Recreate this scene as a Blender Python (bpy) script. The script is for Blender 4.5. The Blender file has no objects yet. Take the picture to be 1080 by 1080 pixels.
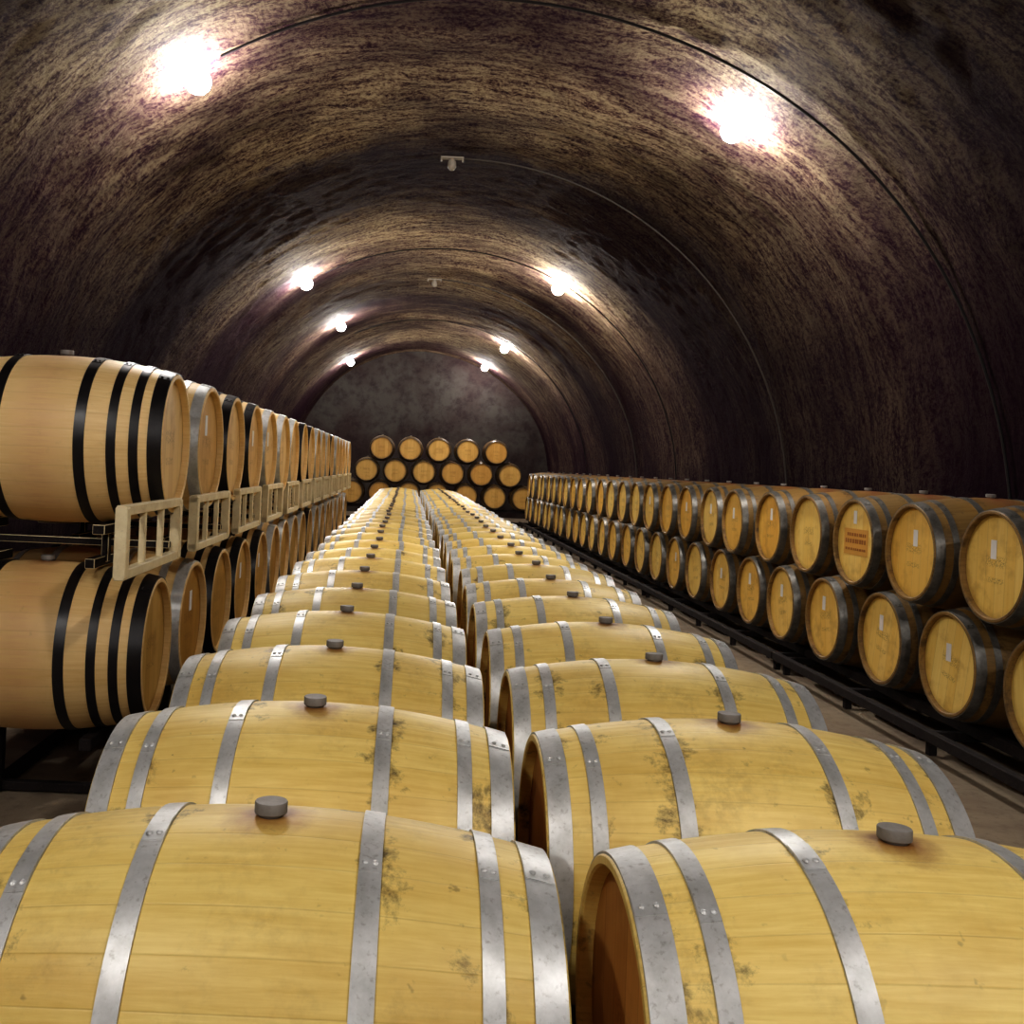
import bpy, bmesh, math, random
from mathutils import Vector, Matrix, noise
random.seed(7)
S=bpy.context.scene
COL=S.collection
H=1.52; F=1020.0; VX,VY=430,490; ROLL=math.radians(2.5)
try:
    S.view_settings.view_transform='Standard'
    S.view_settings.look='High Contrast'
except Exception as e: print(e)

# ---------------------------------------------------------------- node helpers
class NT:
    def __init__(s,name):
        s.m=bpy.data.materials.new(name); s.m.use_nodes=True
        s.t=s.m.node_tree; s.t.nodes.clear()
        s.out=s.n('ShaderNodeOutputMaterial'); s.b=s.n('ShaderNodeBsdfPrincipled')
        s.l(s.b.outputs[0],s.out.inputs[0])
    def n(s,k,**kw):
        x=s.t.nodes.new(k)
        for a,v in kw.items(): setattr(x,a,v)
        return x
    def l(s,a,b): s.t.links.new(a,b)
    def put(s,inp,v):
        if hasattr(v,'is_output') or isinstance(v,bpy.types.NodeSocket): s.l(v,inp)
        elif isinstance(v,(tuple,list)):
            inp.default_value=tuple(v)+((1,) if len(v)==3 and len(inp.default_value)==4 else ())
        else: inp.default_value=v
    def math(s,op,a,b=0.0,c=0.0,clamp=False):
        x=s.n('ShaderNodeMath',operation=op); x.use_clamp=clamp
        s.put(x.inputs[0],a); s.put(x.inputs[1],b); s.put(x.inputs[2],c); return x.outputs[0]
    def mix(s,f,a,b,mode='MIX'):
        x=s.n('ShaderNodeMix',data_type='RGBA',blend_type=mode)
        s.put(x.inputs[0],f); s.put(x.inputs[6],a); s.put(x.inputs[7],b); return x.outputs[2]
    def noise(s,vec,scale,detail=4,rough=.55,dist=0.0):
        x=s.n('ShaderNodeTexNoise'); s.l(vec,x.inputs['Vector'])
        x.inputs['Scale'].default_value=scale; x.inputs['Detail'].default_value=detail
        x.inputs['Roughness'].default_value=rough; x.inputs['Distortion'].default_value=dist
        return x.outputs[0]
    def comb(s,x,y,z):
        c=s.n('ShaderNodeCombineXYZ'); s.put(c.inputs[0],x); s.put(c.inputs[1],y); s.put(c.inputs[2],z); return c.outputs[0]
    def sep(s,v):
        c=s.n('ShaderNodeSeparateXYZ'); s.l(v,c.inputs[0]); return c.outputs
    def step(s,v,a,b):
        x=s.n('ShaderNodeMapRange'); x.clamp=True; s.put(x.inputs[0],v)
        x.inputs[1].default_value=a; x.inputs[2].default_value=b; return x.outputs[0]
    def bump(s,h,strength,dist):
        x=s.n('ShaderNodeBump'); x.inputs['Strength'].default_value=strength
        x.inputs['Distance'].default_value=dist; s.l(h,x.inputs['Height']); s.l(x.outputs[0],s.b.inputs['Normal'])
    def fin(s,col=None,rough=None,metal=None,spec=None):
        if col is not None: s.put(s.b.inputs['Base Color'],col)
        if rough is not None: s.put(s.b.inputs['Roughness'],rough)
        if metal is not None: s.put(s.b.inputs['Metallic'],metal)
        if spec is not None: s.put(s.b.inputs['Specular IOR Level'],spec)
        return s.m

def wood_body(name,c1,c2,stain_amt,red=0.0,lo=.56,ochre=.45,tint=(.86,.84,.78),redc=(.45,.12,.07)):
    N=NT(name)
    tc=N.n('ShaderNodeTexCoord'); oi=N.n('ShaderNodeObjectInfo'); rnd=oi.outputs['Random']
    uv=N.sep(tc.outputs['UV']); u,v=uv[0],uv[1]
    us=N.math('MULTIPLY',u,30.0); cell=N.math('FLOOR',us); fr=N.math('FRACT',us)
    wn=N.n('ShaderNodeTexWhiteNoise',noise_dimensions='2D')
    N.l(N.comb(cell,N.math('MULTIPLY',rnd,97.0),0.0),wn.inputs['Vector'])
    sv=wn.outputs['Value']
    r50=N.math('MULTIPLY',rnd,60.0)
    g=N.noise(N.comb(N.math('MULTIPLY',us,2.2),N.math('MULTIPLY',v,2.0),r50),2.5,7,.65,.3)
    col=N.mix(N.step(N.math('ADD',N.math('MULTIPLY',g,.85),N.math('MULTIPLY',sv,.15)),.3,.65),c2,c1)
    col=N.mix(1.0,col,N.mix(rnd,(1,1,1),tint),'MULTIPLY')
    if red>0:
        sx=N.sep(tc.outputs['Object'])
        band=N.math('MULTIPLY',N.step(N.math('ABSOLUTE',sx[0]),.15,.02),red)
        band=N.math('MULTIPLY',band,N.step(g,.35,.6))
        col=N.mix(band,col,redc)
    off=N.n('ShaderNodeVectorMath',operation='ADD'); N.l(tc.outputs['Object'],off.inputs[0]); N.l(N.comb(r50,r50,0.0),off.inputs[1])
    ov=off.outputs[0]
    n1=N.noise(ov,8.0,8,.72,.2); n2=N.noise(ov,42,5,.7)
    n3=N.noise(ov,2.6,5,.65)
    col=N.mix(N.math('MULTIPLY',N.step(n3,.47,.72),ochre),col,(.46,.26,.06))
    n4=N.noise(ov,5.0,6,.7)
    col=N.mix(N.math('MULTIPLY',N.math('MULTIPLY',N.step(n4,.5,.7),N.step(n2,.4,.6)),ochre*.9),col,(.30,.19,.07))
    gl=None
    for hx in (.175,.362,.446):
        d=N.math('ABSOLUTE',N.math('SUBTRACT',N.math('ABSOLUTE',v),hx))
        t=N.step(d,.080,.018); gl=t if gl is None else N.math('MAXIMUM',gl,t)
    nb=N.math('ADD',n1,N.math('MULTIPLY',gl,.115))
    st=N.math('MULTIPLY',N.step(nb,lo,lo+.13),N.step(n2,.24,.50))
    col=N.mix(N.math('MULTIPLY',st,stain_amt),col,(.042,.026,.018))
    n5=N.noise(ov,26,3,.6)
    col=N.mix(N.math('MULTIPLY',N.math('MULTIPLY',N.step(n5,.66,.72),N.step(n3,.38,.6)),stain_amt*.5),col,(.07,.045,.02))
    ds=N.n('ShaderNodeVectorMath',operation='DISTANCE'); N.l(tc.outputs['Object'],ds.inputs[0]); ds.inputs[1].default_value=(0,0,.35)
    bs=N.math('MULTIPLY',N.step(N.math('ADD',ds.outputs['Value'],N.math('MULTIPLY',n1,.12)),.150,.085),.85)
    col=N.mix(bs,col,(.24,.075,.02))
    seam=N.step(N.math('ABSOLUTE',N.math('SUBTRACT',fr,.5)),.472,.5)
    col=N.mix(N.math('MULTIPLY',seam,.14),col,(.10,.05,.012))
    N.bump(N.math('SUBTRACT',N.math('MULTIPLY',g,.4),N.math('MULTIPLY',seam,.6)),.28,.003)
    return N.fin(col,.48,0,.45)

def wood_head(name,c1,c2,stamp=.5,tint=(.86,.76,.62)):
    N=NT(name)
    tc=N.n('ShaderNodeTexCoord'); oi=N.n('ShaderNodeObjectInfo'); rnd=oi.outputs['Random']
    uv=N.sep(tc.outputs['UV']); y,z=uv[0],uv[1]
    ys=N.math('MULTIPLY',y,12.0); cell=N.math('FLOOR',ys); fr=N.math('FRACT',ys)
    wn=N.n('ShaderNodeTexWhiteNoise',noise_dimensions='2D'); N.l(N.comb(cell,N.math('MULTIPLY',rnd,91.0),0.0),wn.inputs['Vector'])
    r50=N.math('MULTIPLY',rnd,50.0)
    g=N.noise(N.comb(N.math('MULTIPLY',y,60.0),N.math('MULTIPLY',z,3.0),r50),1.0,6,.6)
    f=N.step(N.math('ADD',N.math('MULTIPLY',g,.65),N.math('MULTIPLY',wn.outputs['Value'],.35)),.25,.75)
    col=N.mix(f,c2,c1)
    col=N.mix(1.0,col,N.mix(N.math('POWER',rnd,2.0),(1,1,1),tint),'MULTIPLY')
    rr=N.math('SQRT',N.math('ADD',N.math('MULTIPLY',y,y),N.math('MULTIPLY',z,z)))
    sp=N.noise(N.comb(N.math('MULTIPLY',y,130.0),N.math('MULTIPLY',z,110.0),r50),1.0,2,.5)
    bandA=N.math('MULTIPLY',N.step(N.math('ABSOLUTE',N.math('SUBTRACT',z,.025)),.035,.02),N.step(N.math('ABSOLUTE',y),.10,.07))
    bandB=N.math('MULTIPLY',N.step(N.math('ABSOLUTE',N.math('ADD',z,.075)),.018,.01),N.step(N.math('ABSOLUTE',y),.08,.06))
    sm=N.math('MULTIPLY',N.math('MAXIMUM',bandA,bandB),N.step(sp,.48,.58))
    col=N.mix(N.math('MULTIPLY',sm,stamp),col,(.16,.06,.015))
    edge=N.step(rr,.235,.285)
    col=N.mix(N.math('MULTIPLY',edge,.4),col,(.20,.08,.015))
    n1=N.noise(N.comb(y,z,r50),7,5,.6)
    col=N.mix(N.math('MULTIPLY',N.step(n1,.52,.72),.40),col,(.38,.18,.03))
    seam=N.step(N.math('ABSOLUTE',N.math('SUBTRACT',fr,.5)),.475,.5)
    col=N.mix(N.math('MULTIPLY',seam,.35),col,(.10,.04,.01))
    N.bump(N.math('SUBTRACT',N.math('MULTIPLY',g,.2),seam),.25,.003)
    return N.fin(col,.45,0,.4)

def metal(name,c1,c2,met,ro,sc=14,bp=.12,spk=.4):
    N=NT(name); tc=N.n('ShaderNodeTexCoord')
    n=N.noise(tc.outputs['Object'],sc,6,.65); n2=N.noise(tc.outputs['Object'],90,3,.6)
    col=N.mix(N.step(n,.35,.65),c1,c2)
    col=N.mix(N.math('MULTIPLY',N.step(n2,.57,.74),spk),col,(.12,.09,.06))
    N.bump(n2,bp,.001)
    return N.fin(col,N.math('ADD',ro,N.math('MULTIPLY',n,.2)),met)

M_YEL=wood_body('oak_yellow',(.93,.74,.29),(.78,.56,.17),.92,lo=.645,ochre=.36,tint=(.80,.79,.74))
M_PALE=wood_body('oak_pale',(.92,.69,.36),(.80,.55,.25),.25,red=.30,lo=.74,ochre=.10)
M_GOLD=wood_body('oak_golden',(.32,.21,.08),(.22,.135,.045),.7,red=.7,tint=(.9,.85,.8),lo=.6,redc=(.26,.07,.055))
M_HEAD=wood_head('oak_head_gold',(.97,.76,.28),(.88,.62,.17),.45,tint=(.94,.78,.52))
M_HEADC=wood_head('oak_head_dark',(.62,.34,.10),(.46,.23,.06),.25)
M_HEADE=wood_head('oak_head_amber',(.70,.46,.15),(.56,.34,.09),.4)
M_HEADP=wood_head('oak_head_pale',(.88,.66,.34),(.74,.51,.23),.4)
M_STEEL=metal('galvanised_steel',(.62,.62,.61),(.44,.44,.425),.42,.34)
M_STEELD=metal('dull_steel',(.26,.25,.23),(.14,.135,.12),.55,.34)
M_BLACK=metal('black_painted_steel',(.012,.010,.012),(.022,.018,.018),.0,.28,spk=.1)
M_BUNG=metal('grey_silicone',(.26,.24,.215),(.20,.18,.16),0,.5,30,0,.1)
M_RACK=metal('cream_painted_steel',(.86,.76,.52),(.72,.60,.38),.0,.45,9,.05,.15)
M_RAIL=metal('dark_steel',(.022,.015,.014),(.014,.009,.009),.0,.7,9)
def simple(name,c,r=.6,met=0):
    N=NT(name); tc=N.n('ShaderNodeTexCoord'); n=N.noise(tc.outputs['Object'],20,4)
    return N.fin(N.mix(N.math('MULTIPLY',n,.35),c,tuple(x*.6 for x in c)),r,met)
M_TAG=simple('white_paper',(.93,.92,.9)); M_BRAND=simple('amber_mark',(.76,.42,.09))
M_INK=simple('brown_ink',(.42,.16,.03))
M_PLASTIC=simple('offwhite_plastic',(.30,.26,.21),.5); M_CABLE=simple('dark_conduit',(.012,.008,.010),.5); M_CABLE2=simple('grey_conduit',(.065,.05,.042),.5)
def glow(nm,st):
    Ne=NT(nm); Ne.t.nodes.remove(Ne.b); em=Ne.n('ShaderNodeEmission'); em.inputs[0].default_value=(1,.975,.95,1); em.inputs[1].default_value=st
    Ne.l(em.outputs[0],Ne.out.inputs[0]); return Ne.m
M_GLOW=glow('lamp_glow',510); M_GLOW2=glow('lamp_glow_near',520)

def rock(name,ca,cb,dark):
    N=NT(name); tc=N.n('ShaderNodeTexCoord'); uv=N.sep(tc.outputs['UV']); s,y=uv[0],uv[1]
    warp=N.noise(N.comb(N.math('MULTIPLY',s,.35),N.math('MULTIPLY',y,.5),0.0),.9,2)
    yy=N.math('ADD',y,N.math('MULTIPLY',warp,1.4))
    streak=N.noise(N.comb(N.math('MULTIPLY',s,1.6),N.math('MULTIPLY',yy,6.0),0.0),1.5,8,.74)
    strk2=N.noise(N.comb(N.math('MULTIPLY',s,7.0),N.math('MULTIPLY',yy,14.0),4.0),1.4,6,.76)
    grit=N.noise(N.comb(s,N.math('MULTIPLY',yy,1.1),3.0),22.0,7,.86)
    big=N.noise(N.comb(s,y,5.0),.45,5,.6)
    band=N.noise(N.comb(N.math('MULTIPLY',s,.18),y,2.0),.42,3,.5)
    f=N.math('ADD',N.math('ADD',N.math('MULTIPLY',streak,.35),N.math('MULTIPLY',strk2,.15)),N.math('MULTIPLY',grit,.50))
    col=N.mix(N.step(f,.47,.55),cb,ca)
    col=N.mix(N.math('MULTIPLY',N.step(f,.48,.44),.92),col,dark)
    col=N.mix(N.math('MULTIPLY',N.step(band,.42,.57),.82),col,dark)  # dark purple bands add shade to the vault through its colour
    col=N.mix(N.math('MULTIPLY',N.step(big,.45,.61),.65),col,dark)
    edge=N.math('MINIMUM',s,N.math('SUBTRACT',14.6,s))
    wall_shade=N.step(N.math('ADD',edge,N.math('MULTIPLY',N.math('SUBTRACT',big,.5),4.0)),5.4,2.8)
    col=N.mix(N.math('MULTIPLY',wall_shade,.82),col,dark)  # shade on the lower walls, put into the rock colour
    N.bump(f,1.0,.10)
    return N.fin(col,.9,0,.10)
M_ROCK=rock('shotcrete',(.66,.53,.33),(.19,.11,.08),(.023,.005,.016))  # last colour: dark mottle, given the purple tint of the shadows
N=NT('end_wall_paint'); tc=N.n('ShaderNodeTexCoord'); o=tc.outputs['Object']
a=N.noise(o,.7,7,.6,.3); b=N.noise(o,3.0,7,.70)
c=N.mix(N.step(a,.40,.62),(.075,.067,.060),(.050,.036,.034)); c=N.mix(N.math('MULTIPLY',N.step(b,.46,.66),.6),c,(.026,.016,.019))
N.bump(b,.5,.05); M_END=N.fin(c,1.0,0,.03)
N=NT('concrete_floor'); tc=N.n('ShaderNodeTexCoord'); o=tc.outputs['Object']
a=N.noise(o,1.3,7,.6,.4); b=N.noise(o,14,6,.7)
c=N.mix(N.step(a,.35,.65),(.42,.35,.26),(.26,.20,.145)); c=N.mix(N.math('MULTIPLY',N.step(b,.5,.7),.5),c,(.12,.085,.06))
N.bump(b,.3,.01); M_FLOOR=N.fin(c,N.step(a,.1,1.1))

# ---------------------------------------------------------------- mesh helpers
def to_mesh(bm,name,mats,smooth=True):
    bmesh.ops.recalc_face_normals(bm,faces=bm.faces)
    me=bpy.data.meshes.new(name); bm.to_mesh(me); bm.free()
    for m in (mats if isinstance(mats,(list,tuple)) else [mats]): me.materials.append(m)
    if smooth:
        for p in me.polygons: p.use_smooth=True
        try: me.set_sharp_from_angle(angle=math.radians(38))
        except Exception: pass
    return me
def newobj(name,me,loc=(0,0,0),parent=None):
    o=bpy.data.objects.new(name,me); o.location=loc; COL.objects.link(o)
    if parent: o.parent=parent
    return o

R=.35; RH=.292; L2=.475
def rad(x): return R-(R-RH)*(abs(x)/L2)**2
def revolve(bm,prof,seg,mi=0,closed=False,uvl=None):
    rings=[]
    for (x,r) in prof:
        rings.append([bm.verts.new((x,r*math.sin(2*math.pi*i/seg),r*math.cos(2*math.pi*i/seg))) for i in range(seg)])
    n=len(rings); rng=range(n) if closed else range(n-1)
    for j in rng:
        A=rings[j]; B=rings[(j+1)%n]
        for i in range(seg):
            k=(i+1)%seg
            f=bm.faces.new((A[i],A[k],B[k],B[i])); f.material_index=mi
            if uvl:
                us=(i/seg,(i+1)/seg,(i+1)/seg,i/seg); xs=(prof[j][0],prof[j][0],prof[(j+1)%n][0],prof[(j+1)%n][0])
                for lp,uu,vv in zip(f.loops,us,xs): lp[uvl].uv=(uu,vv)
    return rings
def add_body(bm,seg,nr,mi,uvl):
    prof=[(.445,.255),(.445,RH-.022),(L2-.004,RH-.020),(L2,RH-.016),(L2,RH-.003)]
    prof+= [(L2-.003,rad(L2))]
    prof+= [(L2-.95*i/nr,rad(L2-.95*i/nr)) for i in range(1,nr)]
    prof+= [(-x,r) for x,r in [(.445,.255),(.445,RH-.022),(L2-.004,RH-.020),(L2,RH-.016),(L2,RH-.003),(L2-.003,rad(L2))][::-1]]
    revolve(bm,prof,seg,mi,False,uvl)
def add_head(bm,sgn,seg,mi,uvl):
    x0=sgn*.4462; x1=sgn*.436; ro=RH-.0225
    ring=[bm.verts.new((x0,ro*math.sin(2*math.pi*i/seg),ro*math.cos(2*math.pi*i/seg))) for i in range(seg)]
    ring2=[bm.verts.new((x1,ro*math.sin(2*math.pi*i/seg),ro*math.cos(2*math.pi*i/seg))) for i in range(seg)]
    fs=[bm.faces.new(ring),bm.faces.new(ring2)]
    for i in range(seg):
        fs.append(bm.faces.new((ring[i],ring[(i+1)%seg],ring2[(i+1)%seg],ring2[i])))
    for f in fs:
        f.material_index=mi
        for lp in f.loops: lp[uvl].uv=(lp.vert.co.y,lp.vert.co.z)
def add_hoop(bm,x,w,seg,mi,rivets=True,ang=-22):
    t=.0042; n=3; pr=[]
    for i in range(n+1):
        xx=x-w/2+w*i/n; pr.append((xx,rad(xx)+t))
    pr=[(x-w/2,rad(x-w/2)-.001)]+[(x-w/2,rad(x-w/2)+t-.001)]+pr+[(x+w/2,rad(x+w/2)+t-.001)]+[(x+w/2,rad(x+w/2)-.001)]
    revolve(bm,pr,seg,mi,False)
    if rivets:
        a0=math.radians(ang)
        grid=[]
        for j in range(7):
            a=a0+math.radians(-6+j*12/6); row=[]
            for (xx,dz) in ((x-w*.48,t*.5),(x-w*.48,t+.0016),(x+w*.48,t+.0016),(x+w*.48,t*.5)):
                r=rad(xx)+dz; row.append(bm.verts.new((xx,r*math.sin(a),r*math.cos(a))))
            grid.append(row)
        for j in range(6):
            for k in range(3):
                f=bm.faces.new((grid[j][k],grid[j+1][k],grid[j+1][k+1],grid[j][k+1])); f.material_index=mi
        bm.faces.new(grid[0]); bm.faces.new(grid[-1])
        for da,dx in ((-3,-.28),(-3,.28)):
            a=a0+math.radians(da); xx=x+w*dx*.8; r=rad(xx)+t+.0016
            mt=Matrix.Translation((xx,r*math.sin(a),r*math.cos(a)))@Matrix.Rotation(-a,4,'X')@Matrix.Scale(.6,4,(0,0,1))
            bmesh.ops.create_uvsphere(bm,u_segments=8,v_segments=5,radius=.0058,matrix=mt)
def add_bung(bm,mi,seg=28):
    z0=R-.012
    prof=[(0.0,.021),(.016,.021),(.016,.0265),(.0175,.0278),(.0335,.0278),(.0355,.0265),(.0358,.0)]
    rings=[]
    for h,r in prof[:-1]:
        rings.append([bm.verts.new((r*math.cos(2*math.pi*i/seg),r*math.sin(2*math.pi*i/seg),z0+h)) for i in range(seg)])
    for A,B in zip(rings,rings[1:]):
        for i in range(seg):
            f=bm.faces.new((A[i],A[(i+1)%seg],B[(i+1)%seg],B[i])); f.material_index=mi
    bm.faces.new(rings[-1]).material_index=mi; bm.faces.new(rings[0]).material_index=mi

HO6=[(.175,.036),(.362,.033),(.446,.050)]
HO8=[(.165,.040),(.285,.034),(.368,.034),(.446,.052)]
def hoopset(h): return [(s*x,w) for x,w in h for s in (-1,1)]
_parts={}
def part(kind,*key):
    k=(kind,)+tuple(getattr(a,'name',a) for a in key)
    if k in _parts: return _parts[k]
    bm=bmesh.new(); uvl=bm.loops.layers.uv.new('UVMap')
    if kind=='body': add_body(bm,72,28,0,uvl); mats=key[0]
    elif kind=='head': add_head(bm,key[1],64,0,uvl); mats=key[0]
    elif kind=='hoop': add_hoop(bm,key[1],key[2],72,0,True,key[3]); mats=key[0]
    elif kind=='bung': add_bung(bm,0); mats=key[0]
    me=to_mesh(bm,'_'.join(str(x) for x in k),mats); _parts[k]=me; return me
_low={}
def lowmesh(body,head,hoopm,hset):
    k=(body.name,head.name,hoopm.name,len(hset))
    if k in _low: return _low[k]
    bm=bmesh.new(); uvl=bm.loops.layers.uv.new('UVMap')
    add_body(bm,40,12,0,uvl); add_head(bm,1,40,1,uvl); add_head(bm,-1,40,1,uvl)
    for x,w in hset: add_hoop(bm,x,w,40,2,False)
    add_bung(bm,3,10)
    me=to_mesh(bm,'barrel_small',[body,head,hoopm,M_BUNG]); _low[k]=me; return me

def barrel(loc,body,head,hoopm,ho,label,group,detail,rotz=0.0,roll=0.0,tag=None):
    hs=hoopset(ho)
    if not detail:
        o=newobj('wine_barrel',lowmesh(body,head,hoopm,hs),loc)
        o.rotation_euler=(roll,0,rotz)
    else:
        o=newobj('wine_barrel',None,(loc[0],loc[1],loc[2]-R)); o.empty_display_size=.2
        o.rotation_euler=(0,0,rotz)
        def ch(n,me,lab=None):
            c=newobj(n,me,(0,0,R),o); c.rotation_euler=(roll,0,0)
            if lab: c['label']=lab
            return c
        ch('barrel_body',part('body',body))
        ch('barrel_head',part('head',head,1)); ch('barrel_head',part('head',head,-1))
        for i,(x,w) in enumerate(hs): ch('hoop',part('hoop',hoopm,x,w,-10-4*((i*7)%5)))
        ch('bung',part('bung',M_BUNG),'grey silicone bung')
        if tag:
            side,kind=tag
            bm=bmesh.new()
            if kind=='tag': sx,sz,oy,oz,mm,nm=.05,.10,random.choice((.03,.02,-.02)),random.uniform(.06,.12),M_TAG,'paper_tag'
            else: sx,sz,oy,oz,mm,nm=.34,.18,.0,.0,M_BRAND,'printed_card'
            bmesh.ops.create_cube(bm,size=1,matrix=Matrix.Translation((side*.4475,oy,oz))@Matrix.Diagonal((.001,sx,sz,1)))
            me=to_mesh(bm,nm,mm,False); c=newobj(nm,me,(0,0,R),o)
            c['label']='small white paper tag' if kind=='tag' else 'orange-brown printed mark on barrel head'
            if kind!='tag':
                bm=bmesh.new()
                rr=random.Random(3)
                for z,hh in ((.05,.022),(.005,.03),(-.05,.016)):
                    x=-.14
                    while x<.13:
                        w=rr.uniform(.012,.03)
                        bmesh.ops.create_cube(bm,size=1,matrix=Matrix.Translation((side*.4485,x+w/2,z))@Matrix.Diagonal((.0008,w,hh,1)))
                        x+=w+rr.uniform(.006,.014)
                newobj('printed_line',to_mesh(bm,'printed_line',M_INK,False),(0,0,0),c)
                bm=bmesh.new()
                bmesh.ops.create_cube(bm,size=1,matrix=Matrix.Translation((side*.4475,.02,.17))@Matrix.Diagonal((.001,.045,.09,1)))
                c3=newobj('paper_tag',to_mesh(bm,'paper_tag',M_TAG,False),(0,0,R),o); c3['label']='small white paper tag'
    o['label']=label; o['category']='barrel'; o['group']=group
    return o

def boxes(name,lst,mat,bev=.004,lst2=None,mat2=None):
    bm=bmesh.new()
    for (cx,cy,cz,sx,sy,sz) in lst:
        bmesh.ops.create_cube(bm,size=1,matrix=Matrix.Translation((cx,cy,cz))@Matrix.Diagonal((sx,sy,sz,1)))
    if lst2:
        old=set(bm.faces)
        for (cx,cy,cz,sx,sy,sz) in lst2:
            bmesh.ops.create_cube(bm,size=1,matrix=Matrix.Translation((cx,cy,cz))@Matrix.Diagonal((sx,sy,sz,1)))
        for f in bm.faces:
            if f not in old: f.material_index=1
    if bev: bmesh.ops.bevel(bm,geom=bm.edges[:],offset=bev,segments=1,affect='EDGES')
    return to_mesh(bm,name,[mat,mat2] if mat2 else mat,False)

# ---------------------------------------------------------------- centre rows
ZC=.57
NROW=32
for row,(xc,n0) in enumerate(((-.205,1.62),(.83,1.62))):
    for i in range(NROW):
        y=n0+.75*i
        jx=random.uniform(-.014,.014) if i else (0.02 if row else 0)
        if row and i==1: jx=-.012
        barrel((xc+jx,y,ZC+(random.uniform(-.004,.004) if i>3 else 0)),M_YEL,M_HEADC,M_STEEL,HO6,'yellow oak wine barrel with galvanised hoops and grey bung','oak barrels in the middle rows',i<14,
               rotz=random.uniform(-.014,.014),roll=random.uniform(-.05,.05))
    rail=ZC-rad(.25)-.006
    L=[]
    for s in (-1,1):
        L.append((s*.25,0,rail-.025,.05,1.44,.05)); L.append((s*.25,0,.03,.05,1.44,.05))
        for yy in (-.68,0,.68): L.append((s*.25,yy,rail/2,.045,.045,rail-.07))
    for yy in (-.66,.66): L.append((0,yy,rail-.04,.46,.045,.045)); L.append((0,yy,.03,.46,.04,.04))
    me=boxes('barrel_rack',L,M_RAIL)
    for i in range(NROW//2):
        o=newobj('barrel_rack',me,(xc,1.62+.375+1.5*i,0))
        o['label']='dark steel rack under a pair of oak barrels'; o['category']='barrel rack'; o['group']='racks under the middle rows'

# ---------------------------------------------------------------- side stack with black hooped barrels
black={0,2,3,7,8,12}
NL=18
for i in range(NL):
    y=4.08+.715*i
    for lev,(xc,zc) in enumerate(((-1.50,.70),(-1.455,1.565))):
        bk=(i in black) if lev else (i in (0,2,3,4,9))
        if bk: hm,ho,lab=M_BLACK,HO8,'pale oak wine barrel with black hoops, on a steel rack'
        else: hm,ho,lab=M_STEEL,HO6,'pale oak wine barrel with galvanised hoops, on a steel rack'
        barrel((xc+random.uniform(-.012,.012)*(i>0),y,zc),M_PALE,M_HEADP if lev else M_HEADE,hm,ho,lab,'barrels in the two-level rack stack',i<12,
               rotz=random.uniform(-.01,.01)+(.035 if i==0 else 0),roll=random.uniform(-.04,.04),tag=(1,'tag') if i in (1,3,4) else None)
PL=1.12
def upper_rack():
    L=[]; D=[]; Lh=.82; zt=1.565-rad(.25)-.006; zb=.70+rad(.2)+.008
    for s in (-1,1):
        D.append((s*.25,.28,zt-.02,.05,.28,.04)); D.append((s*.22,.28,zb+.02,.04,.28,.04))
        D.append((s*.235,.30,(zt+zb)/2,.03,.04,zt-zb-.03))
    L+=[(.50,0,1.318,.036,Lh,.036),(.50,0,1.095,.036,Lh,.036)]
    for k in range(4): L.append((.50,-Lh/2+.022+k*(Lh-.044)/3,1.207,.024 if 0<k<3 else .044,.024 if 0<k<3 else .044,.245))
    D.append((0,.34,1.14,.98,.03,.03))
    return boxes('barrel_rack_upper',L,M_RACK,.003,D,M_RAIL)
def base_rack():
    L=[]; Lh=1.38; zt=.70-rad(.25)-.006
    for s in (-1,1):
        L.append((s*.25,0,zt-.025,.05,Lh,.05)); L.append((s*.25,.15,.03,.05,Lh-.3,.05))
        for yy in (-.3,.64): L.append((s*.25,yy,zt/2,.04,.04,zt-.07))
    for yy in (-.3,.6): L.append((0,yy,zt-.04,.46,.04,.04)); L.append((0,yy,.03,.46,.04,.04))
    return boxes('barrel_rack_base',L,M_RAIL)
mu,mb=upper_rack(),base_rack()
for k in range(12):
    o=newobj('barrel_rack',mu,(-1.475,3.33+.40+PL*k,0)); o['label']='steel rack with cream open end frame between barrels'
    o['category']='barrel rack'; o['group']='racks in the two-level stack'
for k in range(9):
    o=newobj('barrel_rack',mb,(-1.5,4.58+1.43*k,0)); o['label']='dark steel rack on the floor under barrels'
    o['category']='barrel rack'; o['group']='racks in the two-level stack'

# ---------------------------------------------------------------- pyramid-stacked wall row
XR=3.07+.475
lab='oak barrel with golden head and dull hoops, stacked two high'
for i in range(26):
    y=4.65+.8*i
    barrel((XR+random.uniform(-.02,.02),y,.53),M_GOLD,M_HEAD,M_STEELD,HO6,lab,'barrels stacked two high by the wall',i<12,
           rotz=random.uniform(-.012,.012),roll=random.uniform(-.3,.3),tag=(-1,'tag') if i in (0,1,2,3,4,5,6,8) else None)
    if i<25:
        t={0:'tag',1:'tag',2:'card',4:'tag',5:'tag',6:'tag',7:'tag',9:'tag'}.get(i)
        barrel((XR+random.uniform(-.02,.02),y+.4,1.122),M_GOLD,M_HEAD,M_STEELD,HO6,
               lab if t!='card' else 'oak barrel with an orange-brown printed mark on its head',
               'barrels stacked two high by the wall',i<12,rotz=random.uniform(-.012,.012),roll=random.uniform(-.03,.03),tag=(-1,t) if t else None)
zt=.53-rad(.3)-.006
L=[]
for s in (-1,1): L.append((s*.3,0,zt-.03,.06,4.38,.06))
L+=[(-.56,0,.13,.05,4.38,.06)]
for k in range(5):
    yy=-2.1+k*1.05
    L.append((-.03,yy,zt-.085,1.10,.05,.05))
    for xx in (-.50,.5,0): L.append((xx,yy,.06,.045,.045,.12))
me=boxes('barrel_rail',L,M_RAIL)
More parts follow.
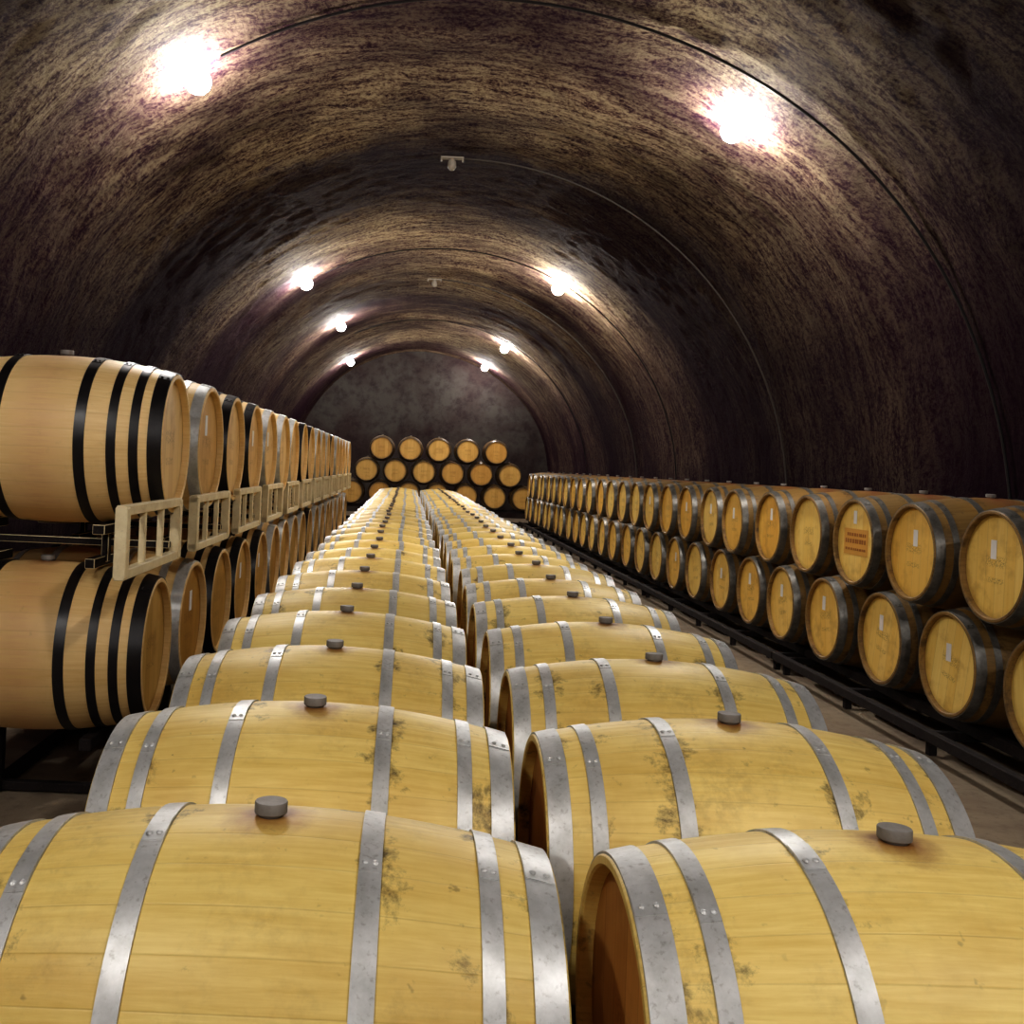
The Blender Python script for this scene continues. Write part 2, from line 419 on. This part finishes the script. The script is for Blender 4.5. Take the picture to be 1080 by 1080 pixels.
for k in range(5):
    o=newobj('barrel_rail',me,(XR,3.3+2.2+4.4*k,0))
    o['label']='dark steel floor rail carrying a stack of barrels'; o['category']='barrel rack'; o['group']='floor rails by the wall'

# ---------------------------------------------------------------- end stack
YB=26.2
for t,(n,x0) in enumerate(((7,-1.475),(6,-1.09),(5,-.71))):
    for i in range(n):
        barrel((x0+.765*i,YB,.74+.598*t),M_GOLD,M_HEADE,M_BLACK,HO6,
               'oak barrel lying head-on in a pyramid against the end wall','barrels in the end pyramid',False,rotz=math.pi/2,roll=0)
zt=.74-rad(.25)-.006
L=[]
for s in (-1,1):
    L+=[(0,s*.25,zt-.03,5.4,.05,.06),(0,s*.25,.03,5.4,.05,.06)]
    for k in range(5): L.append((-2.6+1.3*k,s*.25,zt/2,.05,.05,zt-.08))
for k in range(5): L.append((-2.6+1.3*k,0,zt-.04,.05,.45,.05))
o=newobj('barrel_rack',boxes('end_rack',L,M_RAIL),(.82,YB,0)); o['label']='dark steel rack under the pyramid of barrels'; o['category']='barrel rack'

# ---------------------------------------------------------------- tunnel
CX=.37; RX=3.95; Z0=H-.3; RZ=3.8; Y0,Y1=-9.0,30.0
wl=Z0; arc=math.pi*(RX+RZ)/2; TOT=2*wl+arc
def prof(t):
    s=t*TOT
    if s<wl: return (CX-RX,s),(1,0),s
    if s>wl+arc: return (CX+RX,TOT-s),(-1,0),s
    a=math.pi-(s-wl)/arc*math.pi
    return (CX+RX*math.cos(a),Z0+RZ*math.sin(a)),(-math.cos(a),-math.sin(a)),s
def dlow(s,y):
    return .05*noise.noise(Vector((s*.3,y*.35,1.0)))
def disp(s,y):
    v=dlow(s,y)+.016*noise.noise(Vector((s*.8,y*1.6,7.0)))
    v+=.012*noise.noise(Vector((s*3.0,y*5.5,3.0)))+.010*noise.noise(Vector((s*7,y*11,5.0)))
    return v
def tunnel_part(name,s0,s1,ns,ny):
    verts=[];uvs=[]
    for j in range(ny+1):
        f=j/ny; y=Y0+(Y1-Y0)*f
        for i in range(ns+1):
            s=s0+(s1-s0)*i/ns; (x,z),(nx,nz),_=prof(s/TOT)
            d=disp(s,y)
            low=min(s,TOT-s); d*=min(1,.35+low/1.5)
            if low<.01: d=-.02
            verts.append((x+nx*d,y,z+nz*d)); uvs.append((s,y))
    faces=[]
    for j in range(ny):
        for i in range(ns):
            a=j*(ns+1)+i; faces.append((a,a+1,a+ns+2,a+ns+1))
    me=bpy.data.meshes.new(name); me.from_pydata(verts,[],faces)
    uvl=me.uv_layers.new(name='UVMap')
    for lp in me.loops: uvl.data[lp.index].uv=uvs[lp.vertex_index]
    for p in me.polygons: p.use_smooth=True
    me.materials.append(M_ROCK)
    o=newobj(name,me); o['kind']='structure'; return o
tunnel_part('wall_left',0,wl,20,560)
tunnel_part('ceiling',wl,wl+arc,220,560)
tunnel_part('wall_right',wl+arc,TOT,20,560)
def end_wall(name,y,mat):
    bm=bmesh.new(); n=96; vs=[]
    for i in range(n+1):
        (x,z),(nx,nz),_=prof(i/n); vs.append(bm.verts.new((x-nx*.25,y,z-nz*.25)))
    bm.faces.new(vs)
    bmesh.ops.triangulate(bm,faces=bm.faces)
    me=to_mesh(bm,name,mat,False); o=newobj(name,me); o['kind']='structure'
end_wall('wall_back',Y1-.05,M_END); end_wall('wall_front',Y0+.05,M_END)
bm=bmesh.new()
bmesh.ops.create_cube(bm,size=1,matrix=Matrix.Translation((CX,(Y0+Y1)/2,-.05))@Matrix.Diagonal((2*RX+.6,Y1-Y0,.1,1)))
o=newobj('floor',to_mesh(bm,'floor',M_FLOOR,False)); o['kind']='structure'

# ---------------------------------------------------------------- lamps
def ray(px,py):
    u,v=px-VX,py-VY; a=u*math.cos(ROLL)+v*math.sin(ROLL); b=-u*math.sin(ROLL)+v*math.cos(ROLL)
    return a/F,-b/F
def hit(px,py):
    a,c=ray(px,py); lo,hi=.5,60
    for _ in range(60):
        m=(lo+hi)/2; f=((a*m-CX)/RX)**2+((c*m+H-Z0)/RZ)**2
        if f<1: lo=m
        else: hi=m
    return lo,a,c
def lathe(bm,prof_,seg=24,mi=0):
    rings=[[bm.verts.new((r*math.cos(2*math.pi*i/seg),r*math.sin(2*math.pi*i/seg),h)) for i in range(seg)] for h,r in prof_]
    for A,B in zip(rings,rings[1:]):
        for i in range(seg): bm.faces.new((A[i],A[(i+1)%seg],B[(i+1)%seg],B[i])).material_index=mi
    bm.faces.new(rings[0]); bm.faces.new(rings[-1])
bm=bmesh.new(); lathe(bm,[(-.04,.05),(.004,.05),(.008,.04)]); mbase=to_mesh(bm,'lamp_base',M_PLASTIC)
def globe(mat):
    bm=bmesh.new(); bmesh.ops.create_icosphere(bm,subdivisions=2,radius=.10,matrix=Matrix.Translation((0,0,.10))); return to_mesh(bm,'globe',mat)
mg1,mg2=globe(M_GLOW),globe(M_GLOW2)
def lamp(x,y,z,mg):
    n=Vector((-(x-CX)/RX**2,0,-(z-Z0)/RZ**2)).normalized()
    ang=math.atan2((z-Z0)/RZ,(x-CX)/RX); s=wl+(math.pi-ang)/math.pi*arc
    d=disp(s,y)
    p=Vector((x,y,z))+n*d
    o=newobj('ceiling_lamp',None,p); o.empty_display_size=.1
    o.rotation_mode='QUATERNION'; o.rotation_quaternion=Vector((0,0,1)).rotation_difference(n)
    for nm,me in (('lamp_base',mbase),('lamp_globe',mg)): newobj(nm,me,(0,0,0),o)
    o['label']='round white glowing globe lamp fixed to the rough cave vault'; o['category']='lamp'; o['group']='lamps along the vault'
for px,py in ((204,77),(780,128),(319,292),(591,301),(358,341),(534,365),(368,379),(511,387)):
    d,a,c=hit(px,py)
    x,z=a*d,c*d+H
    d=min(d,28.6); lamp(x,d,z,mg1)
for (x,y) in ((-1.9,-.7),(2.4,-.5),(-1.9,-6),(2.6,-6)):
    lamp(x,y,Z0+RZ*math.sqrt(1-((x-CX)/RX)**2),mg2)

# ---------------------------------------------------------------- conduits and ceiling sensors
def conduit(y,a0,a1,r,yj=0,mat=None):
    cu=bpy.data.curves.new('conduit_curve','CURVE'); cu.dimensions='3D'; cu.bevel_depth=r; cu.bevel_resolution=2
    sp=cu.splines.new('POLY'); n=80; sp.points.add(n-1)
    for i in range(n):
        a=math.radians(a0+(a1-a0)*i/(n-1)); s=wl+(math.pi-a)/math.pi*arc; yy=y+yj*a/math.pi
        k=dlow(s,yy)+.035
        sp.points[i].co=(CX+(RX-k)*math.cos(a),yy,Z0+(RZ-k)*math.sin(a),1)
    tmp=bpy.data.objects.new('tmp',cu); COL.objects.link(tmp)
    bpy.context.view_layer.update()
    me=bpy.data.meshes.new_from_object(tmp.evaluated_get(bpy.context.evaluated_depsgraph_get()))
    bpy.data.objects.remove(tmp)
    me.name='conduit'; me.materials.clear(); me.materials.append(mat or M_CABLE)
    o=newobj('ceiling_conduit',me)
    o['label']='thin electrical conduit bent around the vault'; o['category']='conduit'
conduit(6.85,0,119,.011,.7); conduit(10.9,0,90,.012,0,M_CABLE2); conduit(15.4,0,118,.010,.1); conduit(18.0,0,90,.012,0,M_CABLE2); conduit(23.0,0,117,.010,0)
bm=bmesh.new(); lathe(bm,[(-.01,.025),(-.04,.045),(-.10,.05),(-.13,.03),(-.14,.018)]); ms=to_mesh(bm,'sensor_dome',M_PLASTIC)
mp=boxes('mount_plate',[(0,0,0,.26,.08,.02),(-.12,0,-.02,.02,.04,.04),(.12,0,-.02,.02,.04,.04)],M_PLASTIC)
for y in (10.85,17.95):
    o=newobj('ceiling_sensor',None,(CX-.02,y,Z0+RZ-disp(wl+arc/2,y)-.05))
    newobj('mount_plate',mp,(0,0,0),o); newobj('sensor_dome',ms,(0,0,0),o)
    o['label']='small off-white sensor hanging from a bracket under the vault'; o['category']='sensor'

# ---------------------------------------------------------------- world, camera
w=bpy.data.worlds.new('cave_world'); S.world=w; w.use_nodes=True
w.node_tree.nodes['Background'].inputs[0].default_value=(.02,.012,.02,1); w.node_tree.nodes['Background'].inputs[1].default_value=1
cam=bpy.data.cameras.new('camera'); co=bpy.data.objects.new('camera',cam); COL.objects.link(co)
cam.sensor_width=36; cam.lens=36*F/1080; cam.shift_x=(540-VX)/1080; cam.shift_y=-(540-VY)/1080; cam.clip_start=.05
co.matrix_world=Matrix.Translation((0,0,H))@Matrix.Rotation(math.pi/2,4,'X')@Matrix.Rotation(ROLL,4,'Z')
S.camera=co
